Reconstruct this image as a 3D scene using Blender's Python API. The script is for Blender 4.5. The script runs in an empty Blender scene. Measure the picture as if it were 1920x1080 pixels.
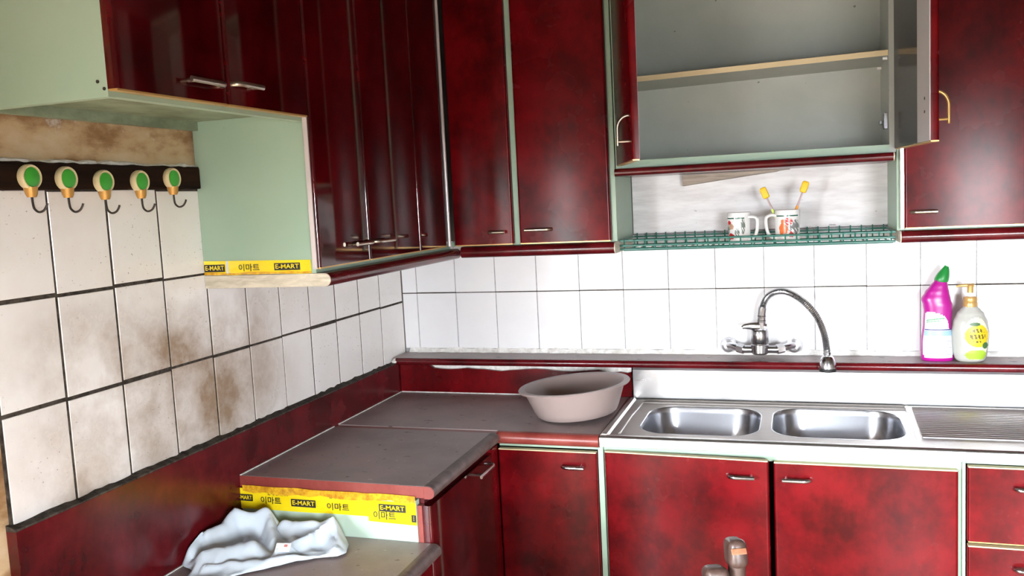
import bpy, bmesh, math, random
from mathutils import Vector, Matrix
from math import sin, cos, pi, radians as rad

# ------------------------------------------------------------------ scene, camera, light
sc = bpy.context.scene
C = sc.collection
rng = random.Random(7)

cam_d = bpy.data.cameras.new('camera')
cam = bpy.data.objects.new('camera', cam_d); C.objects.link(cam)
sc.camera = cam
F_PX = 1624.913
cam_d.sensor_fit = 'HORIZONTAL'; cam_d.sensor_width = 36.0; cam_d.lens = F_PX / 1920 * 36.0
cam_d.clip_start = 0.02
yaw, pit, rol = rad(18.4571), rad(-5.7453), rad(-2.8912)
fw = Vector((-sin(yaw)*cos(pit), cos(yaw)*cos(pit), sin(pit)))
r0 = Vector((cos(yaw), sin(yaw), 0)); u0 = r0.cross(fw)
rv = r0*cos(rol) + u0*sin(rol); uv = -r0*sin(rol) + u0*cos(rol)
cam.matrix_world = Matrix(((rv.x, uv.x, -fw.x, 1.3368), (rv.y, uv.y, -fw.y, -2.7728), (rv.z, uv.z, -fw.z, 1.5061), (0, 0, 0, 1)))

world = bpy.data.worlds.new('daylight'); sc.world = world; world.use_nodes = True
bg = world.node_tree.nodes['Background']
bg.inputs['Color'].default_value = (0.90, 0.95, 1.0, 1)
bg.inputs['Strength'].default_value = 36.0

# room: x 0..ROOM_X, y ROOM_Y..0 ; rear window behind the camera
ROOM_X, ROOM_Y, ROOM_Z = 3.3, -3.9, 2.42
WIN = (1.95, 2.75, 0.50, 1.64)          # x0 x1 z0 z1 of the opening in the rear wall
DOOR = (-3.85, -2.55, 0.10, 1.60)       # y0 y1 z0 z1 of the opening in the left wall behind the camera
def portal(name, loc, rot, sx, sy):
    ld = bpy.data.lights.new(name, 'AREA'); ld.shape = 'RECTANGLE'
    ld.size = sx; ld.size_y = sy; ld.energy = 1.0; ld.cycles.is_portal = True
    lo = bpy.data.objects.new(name, ld); C.objects.link(lo); lo.location = loc; lo.rotation_euler = rot
portal('window_daylight', ((WIN[0]+WIN[1])/2, ROOM_Y-0.06, (WIN[2]+WIN[3])/2), (rad(90), 0, 0), WIN[1]-WIN[0], WIN[3]-WIN[2])
portal('door_daylight', (-0.08, (DOOR[0]+DOOR[1])/2, (DOOR[2]+DOOR[3])/2), (rad(90), 0, rad(-90)), DOOR[1]-DOOR[0], DOOR[3]-DOOR[2])

vs = sc.view_settings
sc.display_settings.display_device = 'sRGB'
vs.view_transform = 'Standard'; vs.look = 'None'; vs.gamma = 1.0; vs.use_curve_mapping = False
vs.exposure = 1.86
sc.cycles.max_bounces = 8; sc.cycles.diffuse_bounces = 5; sc.cycles.glossy_bounces = 5
sc.cycles.use_denoising = True
sc.cycles.sample_clamp_indirect = 8.0

# ------------------------------------------------------------------ helpers
ORG = {}
def link(o): C.objects.link(o); return o
def tag(o, label=None, cat=None, group=None, kind=None):
    if label: o['label'] = label
    if cat: o['category'] = cat
    if group: o['group'] = group
    if kind: o['kind'] = kind
    return o
def thing(name, label, cat, loc=(0, 0, 0), group=None):
    o = link(bpy.data.objects.new(name, None)); o.location = loc; o.empty_display_size = 0.03
    ORG[o.name] = Vector(loc); return tag(o, label, cat, group)
def obj(name, bm, mat, parent=None, label=None, smooth=False, kind=None):
    me = bpy.data.meshes.new(name)
    bmesh.ops.recalc_face_normals(bm, faces=bm.faces[:])
    if parent is not None:
        org = ORG[parent.name]
        bmesh.ops.translate(bm, verts=bm.verts[:], vec=-org)
    bm.to_mesh(me); bm.free()
    for m in (mat if isinstance(mat, (list, tuple)) else [mat]): me.materials.append(m)
    if smooth:
        me.polygons.foreach_set('use_smooth', [True]*len(me.polygons))
        try: me.set_sharp_from_angle(angle=rad(40))
        except Exception: pass
    o = link(bpy.data.objects.new(name, me))
    if parent is not None:
        o.parent = parent; ORG[o.name] = ORG[parent.name]
    if label: o['label'] = label
    if kind: o['kind'] = kind
    return o
def copy_tree(src, loc, label, rotz=None):
    t = src.copy(); C.objects.link(t); t.location = loc
    if rotz is not None: t.rotation_euler.z = rotz
    t['label'] = label; ORG[t.name] = Vector(loc)
    def rec(a, b):
        for ch in a.children:
            c = ch.copy(); C.objects.link(c); c.parent = b; rec(ch, c)
    rec(src, t); return t

def BM(): return bmesh.new()
def box(bm, x0, x1, y0, y1, z0, z1, bev=0.0, seg=2, mi=0, axes=None):
    r = bmesh.ops.create_cube(bm, size=1.0)
    vs_ = r['verts']
    for v in vs_:
        v.co = Vector((x0+(v.co.x+.5)*(x1-x0), y0+(v.co.y+.5)*(y1-y0), z0+(v.co.z+.5)*(z1-z0)))
    fs = {f for v in vs_ for f in v.link_faces}
    for f in fs: f.material_index = mi
    if bev > 0:
        es = list({e for v in vs_ for e in v.link_edges})
        if axes is not None:
            es = [e for e in es if axes(e)]
        bmesh.ops.bevel(bm, geom=es, offset=bev, segments=seg, profile=0.5, affect='EDGES')
    return vs_
def B(x0, x1, y0, y1, z0, z1, bev=0.0, seg=2):
    bm = BM(); box(bm, x0, x1, y0, y1, z0, z1, bev, seg); return bm
def frames(pts):
    n = len(pts); T = []
    for i in range(n):
        a = pts[max(i-1, 0)]; b = pts[min(i+1, n-1)]; T.append((b-a).normalized())
    ref = Vector((0, 0, 1)) if abs(T[0].z) < .9 else Vector((0, 1, 0))
    N = (ref - T[0]*ref.dot(T[0])).normalized(); out = []
    for t in T:
        N = (N - t*N.dot(t)).normalized(); out.append((t, N, t.cross(N)))
    return out
def tube(bm, pts, r, n=10, cap=True, flat=1.0, mi=0):
    pts = [Vector(p) for p in pts]; fr = frames(pts); rings = []
    rr = r if isinstance(r, (list, tuple)) else [r]*len(pts)
    for p, (t, a, b), q in zip(pts, fr, rr):
        rings.append([bm.verts.new(p + a*(q*cos(2*pi*k/n)) + b*(q*flat*sin(2*pi*k/n))) for k in range(n)])
    for A, Bq in zip(rings, rings[1:]):
        for k in range(n):
            f = bm.faces.new((A[k], A[(k+1) % n], Bq[(k+1) % n], Bq[k])); f.material_index = mi
    if cap:
        for R_ in (rings[0], rings[-1]):
            try: bm.faces.new(R_).material_index = mi
            except ValueError: pass
    return rings
def loft(bm, rings, closed=True, cap0=True, cap1=True, mi=0):
    V = [[bm.verts.new(p) for p in r] for r in rings]; n = len(V[0])
    for A, Bq in zip(V, V[1:]):
        for k in range(n if closed else n-1):
            f = bm.faces.new((A[k], A[(k+1) % n], Bq[(k+1) % n], Bq[k])); f.material_index = mi
    if cap0: bm.faces.new(V[0]).material_index = mi
    if cap1: bm.faces.new(V[-1]).material_index = mi
    return V
def ering(c, rx, ry, n=32, tilt=0.0, p=2.0):
    out = []
    for k in range(n):
        a = 2*pi*k/n; ca, sa = cos(a), sin(a)
        x = rx*math.copysign(abs(ca)**(2/p), ca); y = ry*math.copysign(abs(sa)**(2/p), sa)
        out.append(Vector((c[0]+x*cos(tilt), c[1]+y, c[2]+x*sin(tilt))))
    return out
def lathe(bm, prof, c=(0, 0, 0), n=32, cap0=True, cap1=True):
    return loft(bm, [ering((c[0], c[1], c[2]+z), r, r, n) for r, z in prof], True, cap0, cap1)
def prism(bm, poly, fn, d0, d1, mi=0):
    """poly: list of 2D points, fn(a,b,d)->3D, extruded d0..d1"""
    A = [bm.verts.new(fn(a, b, d0)) for a, b in poly]; Z = [bm.verts.new(fn(a, b, d1)) for a, b in poly]
    n = len(poly)
    fs = [bm.faces.new(A), bm.faces.new(Z)]
    for k in range(n): fs.append(bm.faces.new((A[k], A[(k+1) % n], Z[(k+1) % n], Z[k])))
    for f in fs: f.material_index = mi
    return fs
def xform(bm, M): bmesh.ops.transform(bm, matrix=M, verts=bm.verts[:])
def text_mesh(bm, s, size, fn, squeeze=1.0, center=True):
    cu = bpy.data.curves.new('lettering', 'FONT'); cu.body = s; cu.size = size
    cu.align_x = 'CENTER' if center else 'LEFT'; cu.align_y = 'CENTER'; cu.resolution_u = 2
    cu.offset = size*0.012
    o = bpy.data.objects.new('lettering', cu); C.objects.link(o)
    dg = bpy.context.evaluated_depsgraph_get(); dg.update()
    me = bpy.data.meshes.new_from_object(o.evaluated_get(dg))
    vs_ = [bm.verts.new(fn(v.co.x*squeeze, v.co.y)) for v in me.vertices]
    for p in me.polygons:
        try: bm.faces.new([vs_[i] for i in p.vertices])
        except ValueError: pass
    bpy.data.objects.remove(o); bpy.data.meshes.remove(me); bpy.data.curves.remove(cu)

# ------------------------------------------------------------------ materials
class NT:
    def __init__(s, name):
        s.m = bpy.data.materials.new(name); s.m.use_nodes = True; s.t = s.m.node_tree; s.N = s.t.nodes; s.L = s.t.links
        s.b = s.N['Principled BSDF']; s._pos = None
    def n(s, ty, **kw):
        k = s.N.new(ty)
        for a, v in kw.items(): setattr(k, a, v)
        return k
    def pos(s):
        if s._pos is None: s._pos = s.n('ShaderNodeNewGeometry').outputs['Position']
        return s._pos
    def put(s, sock, v):
        if isinstance(v, bpy.types.NodeSocket): s.L.new(v, sock)
        else: sock.default_value = v
    def noise(s, scale, detail=4, rough=.55, stretch=None, off=(0, 0, 0), dist=0.0):
        mp = s.n('ShaderNodeMapping'); s.L.new(s.pos(), mp.inputs['Vector'])
        mp.inputs['Location'].default_value = off
        if stretch: mp.inputs['Scale'].default_value = stretch
        k = s.n('ShaderNodeTexNoise'); s.L.new(mp.outputs[0], k.inputs['Vector'])
        k.inputs['Scale'].default_value = scale; k.inputs['Detail'].default_value = detail; k.inputs['Roughness'].default_value = rough
        k.inputs['Distortion'].default_value = dist
        return k.outputs['Fac']
    def ramp(s, fac, stops):
        k = s.n('ShaderNodeValToRGB'); s.L.new(fac, k.inputs[0]); e = k.color_ramp.elements
        while len(e) < len(stops): e.new(0.5)
        for el, (p, c) in zip(e, stops):
            el.position = p; el.color = (c, c, c, 1) if isinstance(c, (int, float)) else (*c, 1)
        return k.outputs['Color']
    def mix(s, fac, a, b, mode='MIX'):
        k = s.n('ShaderNodeMix'); k.data_type = 'RGBA'; k.blend_type = mode
        s.put(k.inputs[0], fac)
        for sock, v in ((k.inputs[6], a), (k.inputs[7], b)):
            s.put(sock, (*v, 1) if isinstance(v, tuple) and len(v) == 3 else v)
        return k.outputs[2]
    def math(s, op, a, b=0.0, c=0.0):
        k = s.n('ShaderNodeMath'); k.operation = op
        for sock, v in zip(k.inputs, (a, b, c)): s.put(sock, v)
        return k.outputs[0]
    def xyz(s):
        k = s.n('ShaderNodeSeparateXYZ'); s.L.new(s.pos(), k.inputs[0]); return k.outputs
    def set(s, **kw):
        for a, v in kw.items():
            a = {'col': 'Base Color', 'rough': 'Roughness', 'metal': 'Metallic', 'coat': 'Coat Weight', 'spec': 'Specular IOR Level',
                 'trans': 'Transmission Weight', 'coatr': 'Coat Roughness', 'ior': 'IOR', 'alpha': 'Alpha'}.get(a, a)
            if isinstance(v, tuple) and len(v) == 3: v = (*v, 1)
            s.put(s.b.inputs[a], v)
        return s
    def bump(s, h, strength=.2, dist=.002):
        k = s.n('ShaderNodeBump'); k.inputs['Strength'].default_value = strength; k.inputs['Distance'].default_value = dist
        s.L.new(h, k.inputs['Height']); s.L.new(k.outputs[0], s.b.inputs['Normal']); return s

def plain(name, col, rough=.5, metal=0, **kw): return NT(name).set(col=col, rough=rough, metal=metal, **kw).m

def mk_red(name, dark, mid, light, rough, spec=.5):
    t = NT(name)
    a = t.noise(7.5, 5, .58); b = t.noise(48, 4, .6, stretch=(1, 1, .55))
    f = t.math('ADD', t.math('MULTIPLY', a, .80), t.math('MULTIPLY', b, .20))
    col = t.ramp(f, [(.36, dark), (.5, mid), (.63, light)])
    sm = t.noise(5, 4, .6, off=(3, 1, 2))
    t.set(col=col, rough=t.ramp(sm, [(.25, rough*.92), (.75, rough*1.12)]), spec=spec)
    t.bump(t.noise(3.5, 2, .5), .02, .01)
    return t.m
M = {}
M['red'] = mk_red('red_laminate', (.044, .0004, .0011), (.100, .0011, .0029), (.150, .0024, .0050), .26, .22)
M['red_gloss'] = mk_red('red_polished_laminate', (.020, .0003, .0009), (.046, .0007, .0018), (.075, .0016, .0032), .07, .8)
M['red_edge'] = mk_red('red_moulding', (.042, .0012, .0024), (.085, .0030, .0052), (.120, .006, .009), .22)
M['brick_red'] = mk_red('worn_red_edge', (.15, .020, .017), (.22, .038, .030), (.27, .060, .047), .35)

def mk_green():
    t = NT('pale_green_board')
    a = t.noise(3, 4, .6); b = t.noise(120, 2, .5)
    col = t.ramp(a, [(.3, (.275, .40, .30)), (.7, (.33, .43, .335))])
    sp = t.ramp(b, [(.74, 0.0), (.78, 1.0)])
    col = t.mix(t.math('MULTIPLY', sp, .35), col, (.25, .27, .2))
    t.set(col=col, rough=.42); return t.m
M['green'] = mk_green()
M['mint'] = plain('pale_mint_board', (.44, .56, .47), .42)  # copy of the pale green board, lightened for the light falling on it
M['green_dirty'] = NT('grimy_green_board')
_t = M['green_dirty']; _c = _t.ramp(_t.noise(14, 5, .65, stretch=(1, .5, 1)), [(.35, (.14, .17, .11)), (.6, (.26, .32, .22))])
M['green_dirty'] = _t.set(col=_c, rough=.6).m  # darker, mottled version of the green board
M['cream'] = plain('cream_edge_band', (.62, .50, .30), .45)
M['gold'] = plain('golden_trim', (.62, .38, .13), .32, .55)
M['silver'] = plain('pale_corner_strip', (.66, .60, .60), .22, .35)  # pale colour stands in for window reflections on rounded door edges
def mk_wood(name, a, b, sc_=(1, 1, 1), rough=.6, scale=18):
    t = NT(name); f = t.noise(scale, 6, .6, stretch=sc_, dist=.6)
    t.set(col=t.ramp(f, [(.35, a), (.65, b)]), rough=rough, spec=.12 if rough > .8 else .5).bump(f, .25, .002); return t.m
M['endgrain'] = mk_wood('raw_wood_end', (.42, .38, .29), (.66, .61, .50), (1, 1, 5))
M['stickwood'] = mk_wood('weathered_wood', (.20, .16, .125), (.34, .28, .23), (.4, 3, 6))
M['darkboard'] = mk_wood('dark_stained_board', (.008, .004, .0025), (.024, .011, .006), (1, .25, 4), .85, 10)
M['chairwood'] = mk_wood('brown_varnished_wood', (.040, .021, .016), (.085, .050, .040), (4, 4, 1), .42)
M['chaircut'] = mk_wood('bare_orange_wood', (.22, .085, .04), (.34, .15, .08), (4, 4, 1), .5)
M['chrome'] = NT('chrome').set(col=(.66, .67, .70), rough=.17, metal=1.0).m
M['hose_metal'] = NT('ribbed_hose_metal').set(col=(.42, .42, .43), rough=.22, metal=1.0).m
M['satin'] = NT('satin_chrome').set(col=(.60, .60, .62), rough=.30, metal=1.0).m
M['dullmetal'] = NT('tarnished_handle').set(col=(.52, .45, .36), rough=.28, metal=1.0).m
M['darkmetal'] = plain('dark_wire', (.06, .055, .05), .45, .8)
M['black'] = plain('black_print', (.012, .012, .012), .55)
M['white_pl'] = plain('white_plastic', (.82, .82, .82), .35)

def mk_left_tile():
    t = NT('stained_white_tile'); x = t.xyz()
    base = t.ramp(t.noise(4, 5, .6), [(.3, (.80, .755, .71)), (.7, (.88, .86, .84))])
    # grease: heavier towards the hob (y about -1.3), fading to the corner
    band = t.n('ShaderNodeMapRange'); band.interpolation_type = 'SMOOTHSTEP'
    t.L.new(x[1], band.inputs[0]); band.inputs[1].default_value = -.60; band.inputs[2].default_value = -1.02
    low = t.n('ShaderNodeMapRange'); low.interpolation_type = 'SMOOTHSTEP'
    t.L.new(x[2], low.inputs[0]); low.inputs[1].default_value = 1.42; low.inputs[2].default_value = 1.22
    far = t.n('ShaderNodeMapRange'); far.interpolation_type = 'SMOOTHSTEP'
    t.L.new(x[1], far.inputs[0]); far.inputs[1].default_value = -1.66; far.inputs[2].default_value = -1.42
    area = t.math('MULTIPLY', t.math('MULTIPLY', band.outputs[0], low.outputs[0]), t.math('ADD', t.math('MULTIPLY', far.outputs[0], .8), .2))
    n1 = t.ramp(t.noise(3.6, 6, .62, off=(0, .35, .1)), [(.36, 0.0), (.62, 1.0)])
    n2 = t.noise(34, 5, .7)
    f = t.math('MULTIPLY', t.math('MULTIPLY', n1, area), t.math('ADD', .55, t.math('MULTIPLY', n2, .8)))
    f = t.math('MINIMUM', f, 1.0)
    col = t.mix(f, base, (.31, .215, .14))
    sp = t.ramp(t.noise(110, 3, .6, stretch=(1, 1, 1.6)), [(.655, 0.0), (.70, 1.0)])
    spa = t.ramp(t.noise(6, 3, .5, off=(2, 2, 5)), [(.44, 0.0), (.58, 1.0)])
    col = t.mix(t.math('MULTIPLY', t.math('MULTIPLY', sp, spa), .75), col, (.20, .15, .11))
    t.set(col=col, rough=t.math('ADD', .14, t.math('MULTIPLY', f, .4)), spec=.55)
    t.bump(t.noise(8, 2, .5), .06, .004); return t.m
M['tile_left'] = mk_left_tile()
def mk_back_tile():
    t = NT('white_glazed_tile')
    base = t.ramp(t.noise(4, 5, .6), [(.3, (.78, .775, .79)), (.7, (.84, .84, .855))])
    sp = t.ramp(t.noise(85, 3, .6, stretch=(.5, 1, 1)), [(.725, 0.0), (.755, 1.0)])
    col = t.mix(t.math('MULTIPLY', sp, .5), base, (.35, .30, .28))
    t.set(col=col, rough=.16, spec=.5).bump(t.noise(7, 2, .5), .05, .004); return t.m
M['tile_back'] = mk_back_tile()
M['grout_dark'] = mk_wood('sooty_grout', (.025, .020, .017), (.09, .075, .062), (1, 1, 1), .9, 60)
M['grout_grey'] = mk_wood('grey_grout', (.27, .265, .27), (.42, .415, .42), (1, 1, 1), .9, 60)
M['caulk'] = mk_wood('flaking_white_caulk', (.60, .57, .52), (.86, .85, .83), (1, 1, 1), .8, 45)
def mk_plaster():
    t = NT('stained_plaster')
    a = t.noise(5.5, 6, .62, stretch=(1, .7, 1.5)); b = t.noise(40, 6, .7)
    col = t.ramp(a, [(.36, (.15, .07, .025)), (.46, (.30, .17, .075)), (.54, (.50, .35, .20)), (.70, (.62, .50, .35))])
    w = t.ramp(t.noise(12, 6, .7, off=(1, 4, 2)), [(.60, 0.0), (.68, 1.0)])
    col = t.mix(t.math('MULTIPLY', w, .7), col, (.62, .58, .55))
    t.set(col=col, rough=.85).bump(t.math('ADD', a, t.math('MULTIPLY', b, .5)), .35, .003); return t.m
M['plaster'] = mk_plaster()
def mk_counter():
    t = NT('dusty_brown_worktop')
    a = t.noise(5, 6, .6); b = t.noise(150, 3, .6); c = t.noise(38, 3, .55, stretch=(.6, 1, 1), off=(4, 2, 0))
    col = t.ramp(a, [(.3, (.255, .205, .20)), (.55, (.35, .285, .28)), (.75, (.41, .295, .29))])
    col = t.mix(t.math('MULTIPLY', b, .25), col, (.15, .12, .115))
    col = t.mix(t.math('MULTIPLY', t.ramp(c, [(.66, 0.0), (.69, 1.0)]), .8), col, (.045, .037, .037))
    d = t.noise(95, 2, .5, off=(1, 8, 0))
    col = t.mix(t.math('MULTIPLY', t.ramp(d, [(.735, 0.0), (.755, 1.0)]), .8), col, (.62, .60, .58))
    t.set(col=col, rough=.40, spec=.4).bump(b, .12, .001); return t.m
M['counter'] = mk_counter()
M['counter_edge'] = mk_wood('sooty_brown_edge', (.075, .055, .05), (.15, .105, .098), (1, 1, 1), .45, 30)
def mk_steel(name, col, r0_, r1_, stretch):
    t = NT(name); f = t.noise(26, 6, .7, stretch=stretch); g = t.noise(6, 4, .6)
    t.set(col=t.mix(t.ramp(g, [(.35, 0.0), (.7, 1.0)]), tuple(c*.92 for c in col), col), metal=1.0, rough=t.ramp(f, [(.3, r0_), (.7, r1_)])); return t.m
M['steel'] = mk_steel('stainless_steel', (.80, .80, .81), .27, .33, (.6, 3, 3))
M['steel_bowl'] = mk_steel('bowl_steel', (.52, .53, .56), .22, .27, (.6, 3, 3))
M['steel_dull'] = mk_steel('dull_steel_deck', (.46, .43, .41), .40, .48, (.6, 3, 3))
M['painted'] = NT('whitewashed_plywood')
_t = M['painted']; _a = _t.noise(16, 6, .65, stretch=(.35, 1, 2.2)); _s = _t.ramp(_t.noise(48, 3, .6, stretch=(.5, 1, 1), off=(3, 0, 3)), [(.70, 0.0), (.74, 1.0)])
M['painted'] = _t.set(col=_t.mix(_t.math('MULTIPLY', _s, .6), _t.ramp(_a, [(.28, (.52, .50, .51)), (.6, (.72, .71, .72))]), (.12, .11, .11)), rough=.7).m
M['cabback'] = NT('grey_green_cabinet_back')
_t = M['cabback']; _s = _t.ramp(_t.noise(30, 2, .5, off=(1, 0, 2)), [(.755, 0.0), (.775, 1.0)])
M['cabback'] = _t.set(col=_t.mix(_t.math('MULTIPLY', _s, .7), _t.ramp(_t.noise(4, 4, .6), [(.3, (.36, .38, .35)), (.7, (.43, .45, .42))]), (.06, .05, .04)), rough=.45).m
M['smoke_glass'] = NT('smoked_panel').set(col=(.030, .022, .019), rough=.16, spec=.10).m
M['lilac'] = plain('pale_door_lining', (.50, .46, .46), .4)
M['rack_green'] = plain('green_coated_wire', (.012, .125, .092), .35)
M['tape'] = NT('yellow_packing_tape')
_t = M['tape']; M['tape'] = _t.set(col=_t.ramp(_t.noise(30, 4, .6, stretch=(.4, 1, 1)), [(.3, (.76, .56, .005)), (.7, (.86, .68, .015))]), rough=.18).m
M['tape_fold'] = NT('wrinkled_amber_tape')
_t = M['tape_fold']; M['tape_fold'] = _t.set(col=_t.ramp(_t.noise(60, 4, .7), [(.35, (.45, .19, .012)), (.6, (.72, .42, .02))]), rough=.22).m
M['ceil'] = plain('aged_ceiling_paint', (.10, .085, .07), .9)
M['roomwall'] = plain('aged_wall_paint', (.13, .11, .095), .9)
M['earth'] = mk_wood('packed_earth', (.06, .05, .04), (.11, .095, .075), (1, 1, 1), .95, 2)
M['concrete'] = mk_wood('pale_concrete_yard', (.20, .195, .185), (.27, .26, .25), (1, 1, 1), .9, 2)
M['floor'] = mk_wood('vinyl_floor', (.20, .14, .09), (.30, .22, .15), (1, .2, 1), .4, 8)

# ------------------------------------------------------------------ room shell
def S(name, bm, mat): return tag(obj(name, bm, mat), kind='structure')
S('floor', B(-.15, ROOM_X+.15, ROOM_Y-.15, .15, -.1, 0), M['floor'])
S('ground', B(-40, 40, -40, 12, -.22, -.12), M['earth'])  # unseen dark ground, added to dim light rising through the openings
bm = BM(); box(bm, -40, 40, -40, -10, -.12, -.06); box(bm, -40, -6, -10, 12, -.12, -.06)
S('ground', bm, M['concrete'])  # paler unseen ground added farther out, keeps near-level light brighter
S('ceiling', B(-.15, ROOM_X+.15, ROOM_Y-.15, .15, ROOM_Z, ROOM_Z+.1), M['ceil'])
bm = BM()
box(bm, -.15, -.006, DOOR[1], .0, 0, ROOM_Z); box(bm, -.15, -.006, ROOM_Y, DOOR[0], 0, ROOM_Z)
box(bm, -.15, -.006, DOOR[0], DOOR[1], 0, DOOR[2]); box(bm, -.15, -.006, DOOR[0], DOOR[1], DOOR[3], ROOM_Z)
wl = S('wall_left', bm, M['plaster'])
wb = S('wall_back', B(-.15, ROOM_X+.15, .008, .15, 0, ROOM_Z), M['roomwall'])
S('wall_right', B(ROOM_X, ROOM_X+.15, ROOM_Y, .008, 0, ROOM_Z), M['roomwall'])
bm = BM()
box(bm, -.15, WIN[0], ROOM_Y-.12, ROOM_Y, 0, ROOM_Z); box(bm, WIN[1], ROOM_X+.15, ROOM_Y-.12, ROOM_Y, 0, ROOM_Z)
box(bm, WIN[0], WIN[1], ROOM_Y-.12, ROOM_Y, 0, WIN[2]); box(bm, WIN[0], WIN[1], ROOM_Y-.12, ROOM_Y, WIN[3], ROOM_Z)
S('wall_rear', bm, M['roomwall'])
bm = BM()
for x in (WIN[0], (WIN[0]+WIN[1])/2-.025, WIN[1]-.05): box(bm, x, x+.05, ROOM_Y-.05, ROOM_Y-.01, WIN[2], WIN[3])
for z in (WIN[2], WIN[3]-.05): box(bm, WIN[0], WIN[1], ROOM_Y-.05, ROOM_Y-.01, z, z+.05)
S('window_1', bm, M['white_pl'])
bm = BM()
for y in (DOOR[0], DOOR[1]-.05): box(bm, -.10, -.05, y, y+.05, DOOR[2], DOOR[3])
box(bm, -.10, -.05, DOOR[0]+.05, DOOR[1]-.05, DOOR[3]-.05, DOOR[3])
S('door_1', bm, M['roomwall'])
for o in (wl, wb): ORG[o.name] = Vector((0, 0, 0))

# tiles, one object each
TW, TH_ = .14688, .20
def tile(parent, mat, face, a0, a1, z0, z1, name='tile'):
    bm = BM(); j = lambda s: rng.uniform(-s, s); p = j(.0008)
    if face == 'x': vs_ = box(bm, -.010, p, a0, a1, z0, z1)
    else: vs_ = box(bm, a0, a1, p, .010, z0, z1)
    es = [e for e in bm.edges if (all(abs(v.co.x-p) < 1e-6 for v in e.verts) if face == 'x' else all(abs(v.co.y-p) < 1e-6 for v in e.verts))]
    bmesh.ops.bevel(bm, geom=es, offset=.0009, segments=1, affect='EDGES')
    return obj(name, bm, mat, parent)
obj('grout', B(-.0065, -.0016, -1.642, -.001, .90, 1.574), M['grout_dark'], wl)
colx = [0.0] + [.17117 + TW*k for k in range(11)]
for r in range(3):
    for k in range(11):
        g = .0022 + rng.uniform(0, .0012); dz = rng.uniform(-.0022, .0022)
        ztop = 1.571 if r == 2 else .971+.2*(r+1)
        tile(wl, M['tile_left'], 'x', -colx[k+1]+g, -colx[k]-(g if k else .002), .971+.2*r+.0035+dz, ztop-.0035+dz)
obj('grout', B(.002, 2.405, .0025, .0095, .985, 1.378), M['grout_grey'], wb)
obj('grout_line', B(.002, 2.405, .0015, .008, 1.1975, 1.2015), M['grout_dark'], wb)
edges = [0.002] + [.0578 + TW*k for k in range(17)]
for r in range(2):
    for k in range(len(edges)-1):
        g = .0014
        z0, z1 = ((1.0045, 1.1980), (1.2012, 1.376))[r]
        dz = rng.uniform(-.0006, .0006)
        tile(wb, M['tile_back'], 'y', edges[k]+g, edges[k+1]-g, z0+dz, z1+dz)
bm = BM()                                             # ragged caulk bead along the foot of the tiles
N_ = 120; xs_ = [.02 + 2.38*k/N_ for k in range(N_+1)]
rows = []
for x in xs_:
    a, b = rng.uniform(.006, .013), rng.uniform(.0035, .010)
    rows.append([Vector((x, .006, .990)), Vector((x, -a, .9905)), Vector((x, -a*.6, .995+b*.3)), Vector((x, -.0012, .998+b)), Vector((x, .006, .998+b))])
loft(bm, rows, True); obj('caulk_line', bm, M['caulk'], wb)
obj('painted_panel', B(.833, 1.586, -.002, .0075, 1.380, 1.62), M['painted'], wb, label='whitewashed plywood panel above the tiles')
bm = BM(); rows = []
for k in range(40):
    y = -1.055 - .62*k/39; a = rng.uniform(.002, .006); zt = 1.6245 + rng.uniform(-.0025, .003)
    rows.append([Vector((-.006, y, 1.62)), Vector((.002+a, y, 1.62)), Vector((.001+a, y, zt)), Vector((-.006, y, zt+.003))])
loft(bm, rows, True); obj('plaster_lip', bm, M['caulk'], wl, label='flaking pale edge above the dark board')

# ------------------------------------------------------------------ cabinet parts
def handle(parent, p, along, out, L=.062, h=.020, mat='chrome', flip=False, r=.0052):
    """bow handle: one end curves back to the face, the other runs free past a short post"""
    p, a, o = Vector(p), Vector(along).normalized(), Vector(out).normalized()
    if flip: a = -a
    pts = [p - a*L*.5]
    for k in range(1, 7):
        t = k/6*pi/2; pts.append(p - a*L*.5 + a*(h*1.1*(1-cos(t))) + o*(h*sin(t)))
    pts.append(p + a*L*.3 + o*h); pts.append(p + a*L*.5 + o*h)
    bm = BM(); tube(bm, pts, r, 10, flat=.75)
    tube(bm, [p + a*L*.36, p + a*L*.36 + o*h], r*.8, 8)
    return obj('handle', bm, M[mat], parent, smooth=True)
def door_x(parent, x0, x1, y0, y1, z0, z1, name='door', band=True, bot=True, top=False, mat='red'):
    """door whose face looks along +x"""
    bm = BM(); box(bm, x0, x1, y0, y1, z0+(.003 if bot else 0), z1-(.003 if top else 0), .007, 4, axes=lambda e: abs(e.verts[0].co.z-e.verts[1].co.z) > .05 and e.verts[0].co.x > (x0+x1)/2)
    d = obj(name, bm, M[mat], parent, smooth=True)
    if bot: obj('edge_band', B(x0, x1-.001, y0+.002, y1-.002, z0, z0+.003), M['gold'], d)
    if top: obj('edge_band', B(x0, x1-.001, y0+.002, y1-.002, z1-.003, z1), M['cream'], d)
    return d
def door_y(parent, x0, x1, y0, y1, z0, z1, name='door', bot=True, top=False, M_=None):
    """door whose face looks along -y (face at y0)"""
    bm = BM(); box(bm, x0, x1, y0, y1, z0+(.003 if bot else 0), z1-(.003 if top else 0), .007, 4, axes=lambda e: abs(e.verts[0].co.z-e.verts[1].co.z) > .05 and e.verts[0].co.y < (y0+y1)/2)
    if M_: xform(bm, M_)
    d = obj(name, bm, M['red'], parent, smooth=True)
    for f, za, zb, m in ((bot, z0, z0+.003, 'gold'), (top, z1-.003, z1, 'cream')):
        if f:
            b2 = B(x0+.002, x1-.002, y0+.001, y1, za, zb)
            if M_: xform(b2, M_)
            obj('edge_band', b2, M[m], d)
    return d
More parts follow.
